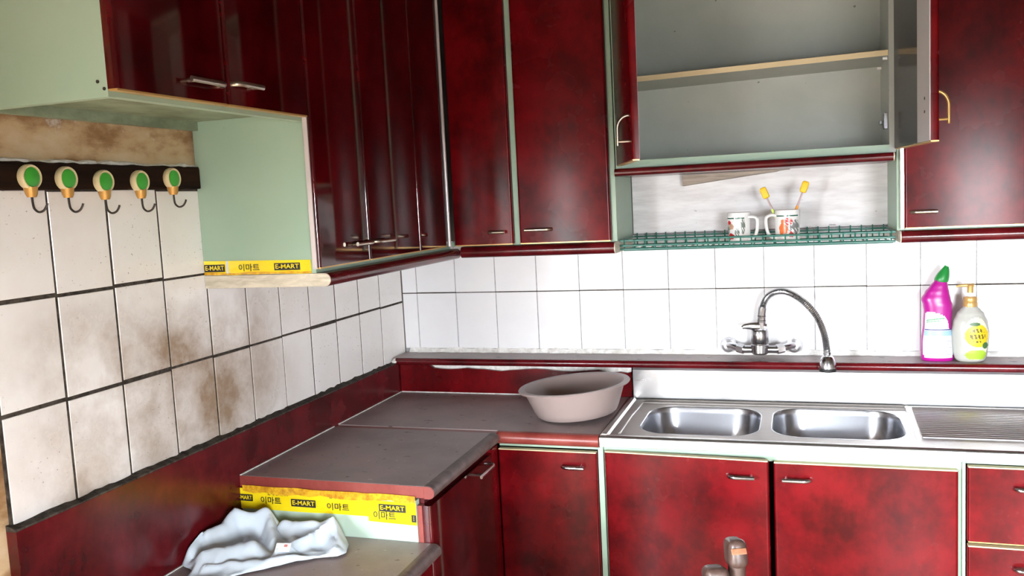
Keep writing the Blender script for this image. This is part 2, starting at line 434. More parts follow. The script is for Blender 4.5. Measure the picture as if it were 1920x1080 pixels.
def bullnose(axis, front, back, z0, z1, d0, d1, rfrac=.5, n=8):
    """board with rounded front edge. axis 'y': runs along y, front towards +x ; axis 'x': runs along x, front towards -y"""
    bm = BM(); h = (z1-z0)/2; r = h*rfrac*2; r = min(r, h)
    s = 1 if front > back else -1
    poly = [(back, z0), (back, z1)]
    for k in range(n+1):
        t = pi/2*k/n; poly.append((front - s*r + s*r*sin(t), z1 - r + r*cos(t)))
    for k in range(n+1):
        t = pi/2*k/n; poly.append((front - s*r + s*r*cos(t), z0 + r - r*sin(t)))
    out = []
    for q in poly:
        if not out or (abs(out[-1][0]-q[0])+abs(out[-1][1]-q[1])) > 1e-6: out.append(q)
    fn = (lambda a, b, d: Vector((a, d, b))) if axis == 'y' else (lambda a, b, d: Vector((d, a, b)))
    prism(bm, out, fn, d0, d1); return bm

TOP = 2.20
# --- short wall cabinet over the hooks
t = thing('wall_cabinet', 'short red wall cabinet with pale green end panel above the row of hooks', 'cabinet', (0, -1.35, 1.70))
obj('end_panel', B(.001, .302, -1.642, -1.626, 1.702, TOP), M['green'], t, label='pale green end panel')
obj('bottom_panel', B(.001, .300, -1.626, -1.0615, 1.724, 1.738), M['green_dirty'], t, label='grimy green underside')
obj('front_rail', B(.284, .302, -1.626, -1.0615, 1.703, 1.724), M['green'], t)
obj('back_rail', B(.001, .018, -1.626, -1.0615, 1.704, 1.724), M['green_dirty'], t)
obj('top_panel', B(.001, .302, -1.626, -1.0615, TOP-.016, TOP), M['green'], t)
d = door_x(t, .303, .321, -1.643, -1.358, 1.711, TOP, mat='red_gloss'); handle(d, (.321, -1.431, 1.7455), (0, 1, 0), (1, 0, 0), .105, .018, 'dullmetal', True)
d = door_x(t, .303, .321, -1.355, -1.078, 1.711, TOP, mat='red_gloss'); handle(d, (.321, -1.307, 1.752), (0, 1, 0), (1, 0, 0), .080, .018, 'dullmetal')
for q in ((.284, 1.727), (.296, 1.715)):
    bm = BM(); tube(bm, [(q[0], -1.6415, q[1]), (q[0], -1.6435, q[1])], .0028, 10)
    obj('screw', bm, M['darkmetal'], t)

# --- tall corner wall cabinet on the left wall
t = thing('wall_cabinet', 'tall glossy red corner wall cabinet with pale green side on the left wall', 'cabinet', (0, -.6, 1.34))
obj('side_panel', B(.001, .302, -1.060, -1.044, 1.366, TOP), M['green'], t, label='pale green side panel')
obj('bottom_panel', B(.001, .302, -1.044, -.262, 1.366, 1.382), M['green'], t)
obj('top_panel', B(.001, .302, -1.044, -.262, TOP-.016, TOP), M['green'], t)
obj('partition', B(.001, .302, -.535, -.519, 1.382, TOP-.016), M['green'], t)
for y0, y1, hy, fl in ((-1.072, -.8335, -.880, True), (-.8305, -.5245, -.770, False), (-.5215, -.330, None, False)):
    d = door_x(t, .303, .321, y0, y1, 1.376, TOP, mat='red_gloss')
    if hy: handle(d, (.321, hy, 1.4215), (0, 1, 0), (1, 0, 0), .092, .018, 'dullmetal', fl)
obj('edge_trim', B(.3035, .3145, -1.0765, -1.0735, 1.376, TOP), M['silver'], t)
bm = BM(); tube(bm, [(.3185, -.306, 1.376), (.3185, -.306, TOP)], .0055, 12)
obj('corner_strip', bm, M['silver'], t, smooth=True, label='pale rounded strip in the corner between the doors')  # window glint on the rounded edge, put into the strip's colour
ml = obj('moulding', bullnose('y', .338, .001, 1.335, 1.3655, -1.058, -.262), M['red_edge'], t, smooth=True)
obj('end_grain', bullnose('y', .337, .001, 1.3355, 1.365, -1.0605, -1.0582), M['endgrain'], ml, label='bare wood end of the moulding')

# --- two door wall cabinet on the back wall
t = thing('wall_cabinet', 'glossy red two-door wall cabinet on the back wall left of the open cabinet', 'cabinet', (.56, -.12, 1.34))
obj('side_panel', B(.816, .8305, -.256, -.001, 1.372, TOP), M['green'], t)
obj('bottom_panel', B(.304, .816, -.256, -.001, 1.372, 1.386), M['green'], t)
obj('centre_stile', B(.515, .535, -.2565, -.010, 1.386, TOP), M['green'], t, label='pale green stile between the doors')
obj('top_panel', B(.304, .816, -.256, -.001, TOP-.014, TOP), M['green'], t)
d = door_y(t, .3225, .5145, -.275, -.257, 1.374, TOP); handle(d, (.466, -.275, 1.413), (1, 0, 0), (0, -1, 0), .055, .018, 'dullmetal')
d = door_y(t, .5355, .8155, -.275, -.257, 1.374, TOP); handle(d, (.597, -.275, 1.416), (1, 0, 0), (0, -1, 0), .080, .018, 'dullmetal', True)
ml = obj('moulding', bullnose('x', -.288, -.001, 1.337, 1.3715, .345, .8255), M['red_edge'], t, smooth=True)
obj('end_grain', bullnose('x', -.287, -.001, 1.3375, 1.371, .8257, .8285), M['endgrain'], ml, label='bare wood end of the moulding')

# --- open cabinet over the sink
t = thing('wall_cabinet', 'open wall cabinet over the sink with both doors swung wide and one bare shelf', 'cabinet', (1.2, -.12, 1.56))
ZB = 1.583
obj('side_panel', B(.8345, .8510, -.258, -.001, ZB, TOP), M['green'], t)
obj('side_panel', B(1.568, 1.5840, -.256, -.001, ZB, TOP), M['cabback'], t)
obj('bottom_panel', B(.8512, 1.568, -.256, -.001, ZB, 1.604), M['green'], t)
obj('back_panel', B(.8512, 1.568, -.012, -.001, 1.604, TOP), M['cabback'], t, label='grey-green back panel')
obj('top_panel', B(.8512, 1.568, -.256, -.001, TOP-.016, TOP), M['green'], t)
bm = B(.8513, 1.5678, -.240, -.012, 1.832, 1.847)
for v in bm.verts: v.co.z += (v.co.x-1.2)/.36*.005
sh = obj('shelf', bm, M['cabback'], t)
bm = B(.8515, 1.5676, -.2415, -.2402, 1.8322, 1.8468)
for v in bm.verts: v.co.z += (v.co.x-1.2)/.36*.005
obj('edge_band', bm, M['cream'], sh)
for y, z in ((-.225, 1.832), (-.05, 1.828)):
    bm = BM(); tube(bm, [(1.567, y, z), (1.556, y, z)], .004, 8); obj('shelf_peg', bm, M['white_pl'], t)
bm = BM(); box(bm, 1.556, 1.5678, -.235, -.222, 1.645, 1.690, .002, 1); box(bm, 1.548, 1.5678, -.206, -.180, 1.660, 1.672, .002, 1)
obj('hinge', bm, M['chrome'], t, label='bare metal hinge')
# the doors
WD = .366
def swing(hx, hy, ang, sign):
    return Matrix.Translation((hx, hy, 0)) @ Matrix.Rotation(ang*sign, 4, 'Z') @ Matrix.Translation((-hx, -hy, 0))
HX = .855
Ml = swing(HX, -.259, rad(72.5), -1)
d = door_y(t, HX, HX+WD, -.277, -.259, 1.590, TOP, M_=Ml)
b2 = B(HX+.004, HX-.004+WD, -.2588, -.2576, 1.594, TOP-.003); xform(b2, Ml); obj('lining', b2, M['lilac'], d)
p0 = Ml @ Vector((HX+WD-.045, -.277, 1.668)); o_ = (Ml.to_3x3() @ Vector((0, -1, 0)))
handle(d, p0, (0, 0, -1), o_, .075, .030, 'dullmetal', r=.0038)
Mr = swing(1.582, -.257, rad(96), 1)
d = door_y(t, 1.582-WD, 1.582, -.275, -.257, 1.590, TOP, M_=Mr)
b2 = BM(); box(b2, 1.582-WD+.003, 1.582-WD+.115, -.2568, -.2545, 1.594, TOP-.003); xform(b2, Mr)
ln = obj('lining', b2, M['lilac'], d, label='pale inner strip of the open door')
b2 = B(1.582-WD+.1155, 1.580, -.2568, -.2550, 1.594, TOP-.003); xform(b2, Mr); obj('smoked_panel', b2, M['smoke_glass'], d, label='dark smoked inner panel')
for z in (1.660, 1.690):
    b2 = BM(); tube(b2, [(1.582-WD+.045, -.2545, z), (1.582-WD+.045, -.2535, z)], .0035, 8)
    xform(b2, Mr); obj('screw', b2, M['darkmetal'], d)
p0 = Mr @ Vector((1.582-WD+.045, -.275, 1.668)); o_ = (Mr.to_3x3() @ Vector((0, -1, 0)))
handle(d, p0, (0, 0, -1), o_, .075, .030, 'gold', r=.0038)
ml = obj('moulding', bullnose('x', -.292, -.020, 1.560, 1.5825, .836, 1.575), M['red_edge'], t, smooth=True)
obj('end_grain', bullnose('x', -.291, -.020, 1.5605, 1.582, 1.5752, 1.5785), M['endgrain'], ml)

# --- right wall cabinet
t = thing('wall_cabinet', 'glossy red wall cabinet at the right edge above the bottles', 'cabinet', (1.85, -.12, 1.34))
obj('side_panel', B(1.5855, 1.600, -.256, -.001, 1.376, TOP), M['green'], t)
obj('side_panel', B(2.206, 2.22, -.256, -.001, 1.376, TOP), M['green'], t)
obj('bottom_panel', B(1.600, 2.206, -.256, -.001, 1.376, 1.390), M['green'], t)
obj('top_panel', B(1.600, 2.206, -.256, -.001, TOP-.014, TOP), M['green'], t)
d = door_y(t, 1.602, 2.000, -.275, -.257, 1.380, TOP); handle(d, (1.648, -.275, 1.4235), (1, 0, 0), (0, -1, 0), .062, .018, 'dullmetal')
door_y(t, 2.003, 2.219, -.275, -.257, 1.380, TOP)
obj('edge_trim', B(1.5925, 1.6012, -.2755, -.2575, 1.380, TOP), M['silver'], t, label='pale strip down the door edge')  # reflection along the glossy door edge, built as a pale strip
ml = obj('moulding', bullnose('x', -.288, -.001, 1.343, 1.3755, 1.594, 2.22), M['red_edge'], t, smooth=True)
obj('end_grain', bullnose('x', -.287, -.001, 1.3435, 1.375, 1.5905, 1.5938), M['endgrain'], ml)

# ------------------------------------------------------------------ base cabinets
# left leg, door towards +x
t = thing('base_cabinet', 'red base cabinet under the left worktop, pale green end patched with yellow tape', 'cabinet', (.28, -.8, 0))
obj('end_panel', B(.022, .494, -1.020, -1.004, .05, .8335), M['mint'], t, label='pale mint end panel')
obj('back_panel', B(.022, .034, -1.004, -.03, .05, .8335), M['green'], t)
obj('top_rail', B(.480, .507, -1.004, -.572, .822, .8335), M['red_edge'], t)
d = door_x(t, .508, .530, -1.0195, -.600, .06, .822, mat='red_gloss')
handle(d, (.530, -.690, .803), (0, 1, 0), (1, 0, 0), .115, .022, 'chrome', True)
obj('edge_trim', B(.4955, .5075, -1.0195, -1.006, .06, .822), M['brick_red'], t)
obj('corner_post', B(508e-3, .526, -.597, -.545, .05, .830), M['red'], t)
# narrow back cabinet
t = thing('base_cabinet', 'narrow red base cabinet in the corner beneath the plastic basin', 'cabinet', (.67, -.3, 0))
obj('side_panel', B(.8115, .8255, -.535, -.11, .05, .8335), M['green'], t, label='pale green side edge')
obj('top_rail', B(.527, .8115, -.526, -.50, .8225, .8335), M['green'], t)
obj('bottom_panel', B(.527, .8115, -.526, -.11, .05, .066), M['green'], t)
d = door_y(t, .5275, .8095, -.547, -.529, .06, .8195, top=True)
handle(d, (.744, -.547, .779), (1, 0, 0), (0, -1, 0), .066, .020, 'chrome')
# sink cabinet
t = thing('base_cabinet', 'red two-door base cabinet under the steel sink', 'cabinet', (1.25, -.3, 0))
obj('side_panel', B(.826, .8375, -.528, -.11, .05, .8335), M['green'], t)
obj('side_panel', B(1.6895, 1.6975, -.528, -.11, .05, .838), M['green'], t)
obj('top_rail', B(.8375, 1.6895, -.528, -.506, .812, .844), M['green'], t, label='pale green rail under the sink')
obj('bottom_panel', B(.8375, 1.6895, -.526, -.11, .05, .066), M['green'], t)
Mj = swing(.832, -.530, rad(3.2), -1)
d = door_y(t, .832, 1.2565, -.548, -.530, .045, .825, top=True, M_=Mj)
handle(d, Mj @ Vector((1.190, -.548, .783)), (1, 0, 0), Mj.to_3x3() @ Vector((0, -1, 0)), .068, .020, 'chrome')
d = door_y(t, 1.266, 1.6885, -.547, -.529, .05, .8155, top=True)
handle(d, (1.322, -.547, .775), (1, 0, 0), (0, -1, 0), .070, .020, 'chrome', True)
# drawers
t = thing('drawer_cabinet', 'red drawer cabinet at the right edge beneath the drainboard', 'cabinet', (2.0, -.3, 0))
obj('side_panel', B(1.698, 1.7045, -.536, -.11, .05, .8335), M['green'], t, label='pale green side edge')
obj('side_panel', B(2.206, 2.22, -.528, -.11, .05, .838), M['green'], t)
obj('top_rail', B(1.7045, 2.206, -.526, -.50, .828, .844), M['green'], t)
for z0, z1 in ((.640, .8265), (.440, .632), (.06, .432)):
    d = door_y(t, 1.7075, 2.206, -.547, -.529, z0, z1, name='drawer', top=True)
    handle(d, (1.838, -.547, z1-.047), (1, 0, 0), (0, -1, 0), .070, .020, 'chrome')
# low cabinet under the hob stand
t = thing('base_cabinet', 'low red base cabinet under the lower worktop holding the crumpled cloth', 'cabinet', (.28, -1.3, 0))
obj('carcass', B(.022, .500, -1.640, -1.0215, .05, .700), M['green'], t)
door_x(t, .508, .528, -1.638, -1.332, .06, .695); door_x(t, .508, .528, -1.328, -1.024, .06, .695)

# ------------------------------------------------------------------ worktops and splashbacks
def smooth_edge(name, bm, mat, parent, **k): return obj(name, bm, mat, parent, smooth=True, **k)
t = thing('worktop', 'dusty brown worktop slab running along the left wall behind the cloth', 'worktop', (.28, -.8, .84))
obj('surface', B(.0215, .515, -1.0185, -.5635, .840, .868), M['counter'], t)
smooth_edge('front_edge', bullnose('y', .541, .5152, .838, .8682, -1.0185, -.5635, 1.0), M['counter_edge'], t, label='rounded brown front edge')
obj('end_strip', B(.0215, .5148, -1.0205, -1.0187, .8405, .8675), M['brick_red'], t, label='worn red end strip')
smooth_edge('end_cap', bullnose('y', .5405, .5152, .8385, .8677, -1.0205, -1.0187, 1.0), M['brick_red'], t)
obj('seam_strip', B(.0215, .0255, -1.0185, -.5635, .8682, .8705), M['caulk'], t, label='pale sealant along the splashback')
t = thing('worktop', 'dusty brown worktop in the corner under the plastic basin', 'worktop', (.42, -.3, .84))
obj('surface', B(.0215, .8185, -.535, -.1005, .838, .868), M['counter'], t)
smooth_edge('front_edge', bullnose('x', -.560, -.5352, .834, .8680, .5285, .8185, 1.0), M['brick_red'], t, label='rounded orange-red front edge')
obj('back_seam', B(.0265, .60, -.1035, -.1005, .8682, .8712), M['caulk'], t, label='white sealant at the back')
obj('side_seam', B(.0215, .0255, -.535, -.1045, .8682, .8705), M['caulk'], t)
obj('inner_edge', B(.0215, .5275, -.5605, -.5355, .838, .8655), M['brick_red'], t)
t = thing('worktop', 'lower brown worktop under the crumpled cloth', 'worktop', (.28, -1.3, .71))
obj('surface', B(.0215, .525, -1.640, -1.0215, .705, .735), M['counter'], t)
smooth_edge('front_edge', bullnose('y', .551, .5252, .703, .7352, -1.640, -1.0215, 1.0), M['counter_edge'], t)
obj('side_seam', B(.0215, .0250, -1.640, -1.0225, .7352, .7375), M['caulk'], t, label='pale sealant along the splashback')

t = thing('splashback', 'long dark red board along the foot of the left wall tiles', 'splashback', (0, -.9, .70))
obj('board', B(-.003, .0205, -1.652, -.004, .700, .969), M['red_edge'], t)
bm = BM(); rows = []
for k in range(90):
    y = -1.652 + 1.645*k/89; a = rng.uniform(-.002, .003)
    rows.append([Vector((-.003, y, .9685)), Vector((.0195+a*.4, y, .9685)), Vector((.019+a*.4, y, .972+a*.5)), Vector((.004, y, .975+a)), Vector((-.003, y, .976+a*1.2))])
loft(bm, rows, True); obj('grimy_top', bm, M['grout_dark'], t, label='soot-black dirty top edge')
bm = BM(); lathe(bm, [(.001, .0), (.012, .002), (.014, .008), (.006, .014), (.001, .016)], (.016, -.118, .972), 12)
obj('sealant_blob', bm, M['caulk'], t, label='white sealant lump at the corner', smooth=True)

t = thing('splashback', 'torn-topped red board behind the plastic basin under the ledge', 'splashback', (.42, -.1, .868))
bm = BM()
top_ = [(.024, .966), (.10, .9655), (.135, .9625)] + [(.15+.03*k, .9535 - .0035*sin(k*.9) - .0012*k*.15 - (.004 if 4 < k < 9 else 0)) for k in range(20)] + [(.76, .9435), (.79, .9485), (.815, .945), (.828, .949), (.826, .93), (.830, .90), (.826, .88), (.829, .8685)]
prism(bm, [(.024, .8685)] + top_, lambda a, b, d: Vector((a, d, b)), -.100, -.088)
obj('board', bm, M['red'], t)
obj('filler', B(.12, .826, -.0875, -.082, .900, .9665), M['caulk'], t, label='white filler showing above the torn edge')

t = thing('ledge', 'narrow brown ledge with red rounded front below the white tiles', 'ledge', (1.1, -.06, .966))
obj('surface', B(.006, 2.22, -.1145, -.0135, .967, .990), M['counter'], t)
smooth_edge('front_edge', bullnose('x', -.128, -.1147, .9665, .9902, .020, 2.22, 1.0), M['red_edge'], t, label='red rounded front edge')
obj('back_strip', B(.006, 2.22, -.0132, .003, .967, .9898), M['counter'], t)

# ------------------------------------------------------------------ sink unit
SX0, SX1 = .8225, 2.22
t = thing('sink', 'stainless steel double-bowl sink unit with ridged drainboard', 'sink', (1.4, -.3, .868))
def rrect(x0, x1, y0, y1, r, z, n=8):
    out = []
    for cx, cy, a0 in ((x1-r, y1-r, 0), (x0+r, y1-r, 90), (x0+r, y0+r, 180), (x1-r, y0+r, 270)):
        for k in range(n+1):
            a = rad(a0+90*k/n); out.append(Vector((cx+r*cos(a), cy+r*sin(a), z)))
    return out
bowls = [(.908, 1.230, -.505, -.198), (1.258, 1.592, -.492, -.182)]
ZD = .8665
bm = BM()
loops = [[Vector((SX0+.022, -.545, ZD)), Vector((SX1, -.545, ZD)), Vector((SX1, -.118, ZD)), Vector((SX0+.022, -.118, ZD))]] + [rrect(*b, .085, ZD) for b in bowls]
es = []
for lp in loops:
    v = [bm.verts.new(p) for p in lp]
    es += [bm.edges.new((v[k], v[(k+1) % len(v)])) for k in range(len(v))]
bmesh.ops.triangle_fill(bm, use_beauty=True, use_dissolve=False, edges=es, normal=(0, 0, 1))
obj('deck', bm, M['steel_dull'], t, label='dull steel deck around the bowls')
for x0, x1, y0, y1 in bowls:
    bm = BM(); rings = []
    for o_, z_ in ((-.0005, ZD+.0004), (.002, ZD+.0002), (.0035, ZD-.002)): rings.append(rrect(x0+o_, x1-o_, y0+o_, y1-o_, .084-o_, z_))
    for k in range(1, 15):
        a = pi/2*k/14; o_ = .0035+.075*(1-cos(a)); rings.append(rrect(x0+o_, x1-o_, y0+o_, y1-o_, .082, ZD-.002-.158*sin(a)))
    cxm, cym = (x0+x1)/2, (y0+y1)/2
    rings.append([Vector((cxm+(p.x-cxm)*.3, cym+(p.y-cym)*.3, ZD-.163)) for p in rings[-1]])
    loft(bm, rings, True, False, True); bw = obj('bowl', bm, M['steel_bowl'], t, smooth=True)
    bm = BM(); lathe(bm, [(.038, -.1625), (.036, -.159), (.028, -.161), (.004, -.161)], (cxm, cym, ZD), 20); obj('drain', bm, M['steel_dull'], bw)
bm = BM()     # rolled front apron
pr = [(-.5445, ZD-.0008), (-.5445, ZD+.004)]
for k in range(9):
    a = pi/2*k/8; pr.append((-.550-.011*sin(a), .862+.0085*cos(a)))
pr += [(-.5605, .842), (-.556, .840), (-.556, .858)]
prism(bm, pr, lambda a, b, d: Vector((d, a, b)), SX0, SX1); obj('apron', bm, M['steel'], t, smooth=True, label='bright rolled steel front apron')
bm = BM(); prism(bm, [(SX0, ZD-.0008), (SX0, .8705), (SX0+.006, .8725), (SX0+.016, .8715), (SX0+.0215, ZD-.0008)], lambda a, b, d: Vector((a, d, b)), -.5444, -.118); obj('side_rim', bm, M['steel_dull'], t)
bm = BM(); prism(bm, [(-.106, .8655), (-.106, .9575), (-.1015, .9655), (-.0995, .9655), (-.0995, .8655)], lambda a, b, d: Vector((d, a, b)), .8335, SX1); obj('upstand', bm, M['steel'], t, label='bright steel upstand behind the bowls')
bm = BM()
for y0 in (-.128, -.163):
    tube(bm, [(.872, y0, ZD), (1.615, y0, ZD)], .0042, 8)
tube(bm, [(.872, -.163, ZD), (.866, -.33, ZD), (.868, -.515, ZD)], .0032, 8)
obj('raised_bead', bm, M['steel_dull'], t, smooth=True)
for k in range(18):
    y = -.150 - k*.0178
    bm = BM(); tube(bm, [(1.632-(k*.0006), y, ZD), (2.20, y, ZD)], .0050, 8); obj('drainboard_ridge', bm, M['steel'], t, smooth=True)
bm = BM(); tube(bm, [(1.618, -.140, ZD), (1.612, -.475, ZD)], .0048, 8); obj('drainboard_rim', bm, M['steel'], t, smooth=True)

# ------------------------------------------------------------------ faucet
t = thing('faucet', 'chrome wall faucet with arched flexible spout and spray head', 'faucet', (1.22, -.05, 1.02))
for x in (1.122, 1.318):
    bm = BM(); loft(bm, [[Vector((x+r*cos(2*pi*k/28), y, 1.021+r*sin(2*pi*k/28))) for k in range(28)] for r, y in ((.025, -.002), (.025, -.010), (.021, -.019), (.012, -.022), (.012, -.034), (.002, -.036))]); obj('escutcheon', bm, M['satin'], t, smooth=True, label='round chrome wall plate')
bm = BM()
for s, xe in ((-1, 1.122), (1, 1.318)):
    tube(bm, [(xe, -.026, 1.024), (xe-s*.012, -.040, 1.026), (xe-s*.030, -.058, 1.022), (xe-s*.05, -.064, 1.018), (1.219, -.064, 1.018)], [.011, .011, .0105, .012, .012], 12)
    tube(bm, [(xe-s*.030, -.056, 1.022), (xe-s*.050, -.064, 1.018)], .0155, 6)
obj('cross_pipe', bm, M['chrome'], t, smooth=True)
bm = BM(); lathe(bm, [(.004, -.002), (.020, .0), (.0265, .006), (.027, .03), (.0245, .032), (.0245, .036), (.026, .038), (.0255, .072), (.023, .077), (.004, .078)], (1.219, -.064, 1.003), 28); obj('body', bm, M['hose_metal'], t, smooth=True)
bm = BM(); tube(bm, [(1.238, -.064, 1.083), (1.215, -.066, 1.0875), (1.190, -.070, 1.090), (1.174, -.074, 1.0895), (1.168, -.075, 1.086)], [.013, .014, .010, .007, .005], 10, flat=.42); obj('lever', bm, M['chrome'], t, smooth=True)
arc = [(1.226, -.060, 1.075), (1.2255, -.062, 1.11), (1.229, -.066, 1.145), (1.241, -.070, 1.175), (1.262, -.075, 1.192), (1.290, -.080, 1.1965), (1.320, -.086, 1.186), (1.350, -.092, 1.164), (1.377, -.107, 1.134), (1.394, -.120, 1.101), (1.404, -.134, 1.068), (1.408, -.146, 1.036), (1.4095, -.152, 1.013)]
def spline(P, m):
    P = [Vector(p) for p in P]; out = []
    for i in range(len(P)-1):
        a, b, c, d_ = P[max(i-1, 0)], P[i], P[i+1], P[min(i+2, len(P)-1)]
        for k in range(m):
            s = k/m; out.append(.5*((2*b) + (c-a)*s + (2*a-5*b+4*c-d_)*s*s + (3*b-a-3*c+d_)*s**3))
    out.append(P[-1]); return out
sp = spline(arc, 16); n_ = len(sp)
rr = []
for i in range(n_):
    if i < 34: rr.append(.0122 if i not in (14, 15, 20, 21) else .0134)
    elif i > n_-14: rr.append(.0110 if (i//3) % 2 else .0098)
    else: rr.append(.0094 + (.0010 if i % 2 else -.0006))
bm = BM(); tube(bm, sp, rr, 12); obj('spout_hose', bm, M['hose_metal'], t, smooth=False)
bm = BM(); lathe(bm, [(.011, .040), (.016, .036), (.0205, .026), (.0240, .012), (.0245, .004)], (1.4095, -.158, .978), 24); hd = obj('spray_head', bm, M['chrome'], t, smooth=True)
bm = BM(); lathe(bm, [(.0240, .004), (.0232, -.006), (.015, -.008), (.002, -.008)], (1.4095, -.158, .978), 24); obj('nozzle', bm, M['black'], hd, smooth=True)

# ------------------------------------------------------------------ plastic basin
def mk_basin():
    m = NT('greyish_pink_plastic'); x = m.xyz()
    return m.set(col=m.ramp(m.noise(6, 3, .5), [(.3, (.29, .225, .21)), (.7, (.33, .26, .245))]), rough=.38).m
t = thing('basin', 'greyish-pink round plastic basin tilted beside the steel sink', 'basin', (.712, -.352, .8685))
prof = [(.005, .003), (.100, .0035), (.110, .0), (.117, .005), (.125, .02), (.147, .078), (.149, .083), (.160, .085), (.163, .082), (.1645, .085), (.162, .0885), (.147, .0875), (.143, .083), (.121, .022), (.112, .009), (.100, .0065), (.004, .0065)]
bm = BM(); lathe(bm, prof, (0, 0, 0), 56)
xform(bm, Matrix.Translation((.712, -.352, .8685)) @ Matrix.Translation((-.11, 0, 0)) @ Matrix.Rotation(rad(-4.6), 4, 'Y') @ Matrix.Translation((.11, 0, 0)))
obj('bowl', bm, mk_basin(), t, smooth=True)

# ------------------------------------------------------------------ bottles on the ledge
def ringfn(table):
    def f(z):
        for a, b in zip(table, table[1:]):
            if a[0] <= z <= b[0]:
                s = (z-a[0])/(b[0]-a[0]); s = s*s*(3-2*s)
                return [a[i]+(b[i]-a[i])*s for i in range(1, 4)]
        return list(table[-1][1:]) if z > table[-1][0] else list(table[0][1:])
    return f
def decal(bm, f, c, a0, a1, z0, z1, inside, off=.0007, nu=28, nv=36, p=2.0):
    grid = {}
    def vert(i, j):
        if (i, j) not in grid:
            a = a0+(a1-a0)*i/nu; z = z0+(z1-z0)*j/nv; xc, rx, ry = f(z)
            ca, sa = cos(a), sin(a)
            x = (rx+off)*math.copysign(abs(ca)**(2/p), ca); y = (ry+off)*math.copysign(abs(sa)**(2/p), sa)
            grid[i, j] = bm.verts.new((c[0]+xc+x, c[1]+y, c[2]+z))
        return grid[i, j]
    for i in range(nu):
        for j in range(nv):
            if inside((i+.5)/nu, (j+.5)/nv): bm.faces.new((vert(i, j), vert(i+1, j), vert(i+1, j+1), vert(i, j+1)))
cl = (1.708, -.064, .9905)
t = thing('cleaner_bottle', 'magenta cleaning bottle with angled neck and green cap on the ledge', 'bottle', cl)
tb = [(0, 0, .0395, .025), (.004, 0, .0425, .0285), (.05, -.001, .0415, .028), (.107, 0, .0365, .026), (.142, .002, .037, .027), (.160, .0015, .0385, .0275), (.176, -.003, .0385, .026), (.196, .000, .0315, .023), (.212, .0045, .0240, .020), (.229, .0095, .0165, .0155)]
f = ringfn(tb)
bm = BM(); loft(bm, [ering((cl[0]+f(z)[0], cl[1], cl[2]+z), f(z)[1], f(z)[2], 36, p=2.4) for z in [.231*k/46 for k in range(47)]])
M['magenta'] = plain('magenta_plastic', (.36, .008, .22), .3)
obj('body', bm, M['magenta'], t, smooth=True)
lab = lambda u, v: ((u-.5)/.5)**2*(1 if v < .75 else 1) < 1 and (v < .62 or ((u-.22)/.62)**2 + ((v-.62)/.38)**2 < 1) and (v > .05 or (.06 < u < .94))
M['label_white'] = plain('white_label', (.56, .59, .64), .4); M['label_blue'] = plain('pale_blue_print', (.27, .44, .60), .4)
M['navy'] = plain('navy_print', (.02, .025, .16), .4); M['leaf'] = plain('green_print', (.12, .32, .16), .4)
A0, A1 = rad(-90-62), rad(-90+66)
bm = BM(); decal(bm, f, cl, A0, A1, .010, .142, lab, p=2.4); lb = obj('label', bm, M['label_white'], t)
bm = BM(); decal(bm, f, cl, A0, A1, .0895, .0925, lambda u, v: .04 < u < .96, .0012, 28, 2, 2.4); obj('print_line', bm, M['navy'], lb)
bm = BM(); decal(bm, f, cl, A0, A1, .0735, .0875, lambda u, v: .05 < u < .95, .0012, 28, 4, 2.4); obj('print_band', bm, M['label_blue'], lb)
bm = BM(); decal(bm, f, cl, A0, A1, .110, .134, lambda u, v: (.1 < u < .62) and abs(v-.25-.55*u) < .07 or (.1 < u < .5 and abs(v-.05-.45*u) < .06), .0012, 30, 24, 2.4); obj('leaf_print', bm, M['leaf'], lb)
bm = BM()
for k in range(5): decal(bm, f, cl, A0, A1, .020+.0095*k, .0212+.0095*k, lambda u, v, k=k: .12 < u < (.86, .7, .9, .8, .88)[k] and (int(u*40+k) % 7 != 3), .0012, 28, 1, 2.4)
obj('small_print', bm, plain('grey_print', (.25, .27, .33), .4), lb)
bm = BM()
loft(bm, [ering((cl[0]+.010+dx, cl[1], cl[2]+z), r, r, 20, tilt=tl) for dx, z, r, tl in ((-.001, .226, .0168, -.2), (.001, .230, .0185, -.28), (.004, .237, .0180, -.36), (.0075, .245, .0162, -.42), (.011, .253, .0135, -.48), (.0135, .260, .0105, -.5), (.015, .266, .0078, -.5), (.0158, .270, .0060, -.5))])
obj('cap', bm, plain('green_plastic_cap', (.012, .20, .035), .35), t, smooth=True)

so = (1.791, -.078, .9905)
t = thing('soap_dispenser', 'clear soap bottle with gold pump and yellow flower label on the ledge', 'bottle', so)
tb = [(0, 0, .030, .020), (.004, 0, .036, .025), (.010, 0, .0405, .029), (.030, 0, .0445, .031), (.055, 0, .0470, .032), (.082, 0, .0478, .032), (.112, 0, .0440, .030), (.136, 0, .0350, .025), (.147, 0, .0262, .021), (.154, 0, .0190, .0175), (.160, 0, .0175, .0170)]
g = ringfn(tb)
def mk_soap():
    m = NT('cloudy_soap_plastic'); return m.set(col=(.50, .50, .46), rough=.16, trans=.25, ior=1.35).m
bm = BM(); loft(bm, [ering((so[0], so[1], so[2]+z), g(z)[1], g(z)[2], 36, p=2.15) for z in [.160*k/44 for k in range(45)]]); obj('body', bm, mk_soap(), t, smooth=True)
A0, A1 = rad(-90-30), rad(-90+62)
ell = lambda cx, cy, rx, ry: (lambda u, v: ((u-cx)/rx)**2+((v-cy)/ry)**2 < 1)
bm = BM(); decal(bm, g, so, A0, A1, .008, .128, ell(.5, .5, .5, .5), p=2.15); lb = obj('label', bm, plain('cream_label', (.60, .60, .45), .35), t)
bm = BM(); decal(bm, g, so, A0, A1, .045, .108, ell(.52, .5, .42, .5), .0013, 28, 28, 2.15); obj('flower_print', bm, plain('yellow_print', (.58, .43, .012), .4), lb)
bm = BM()
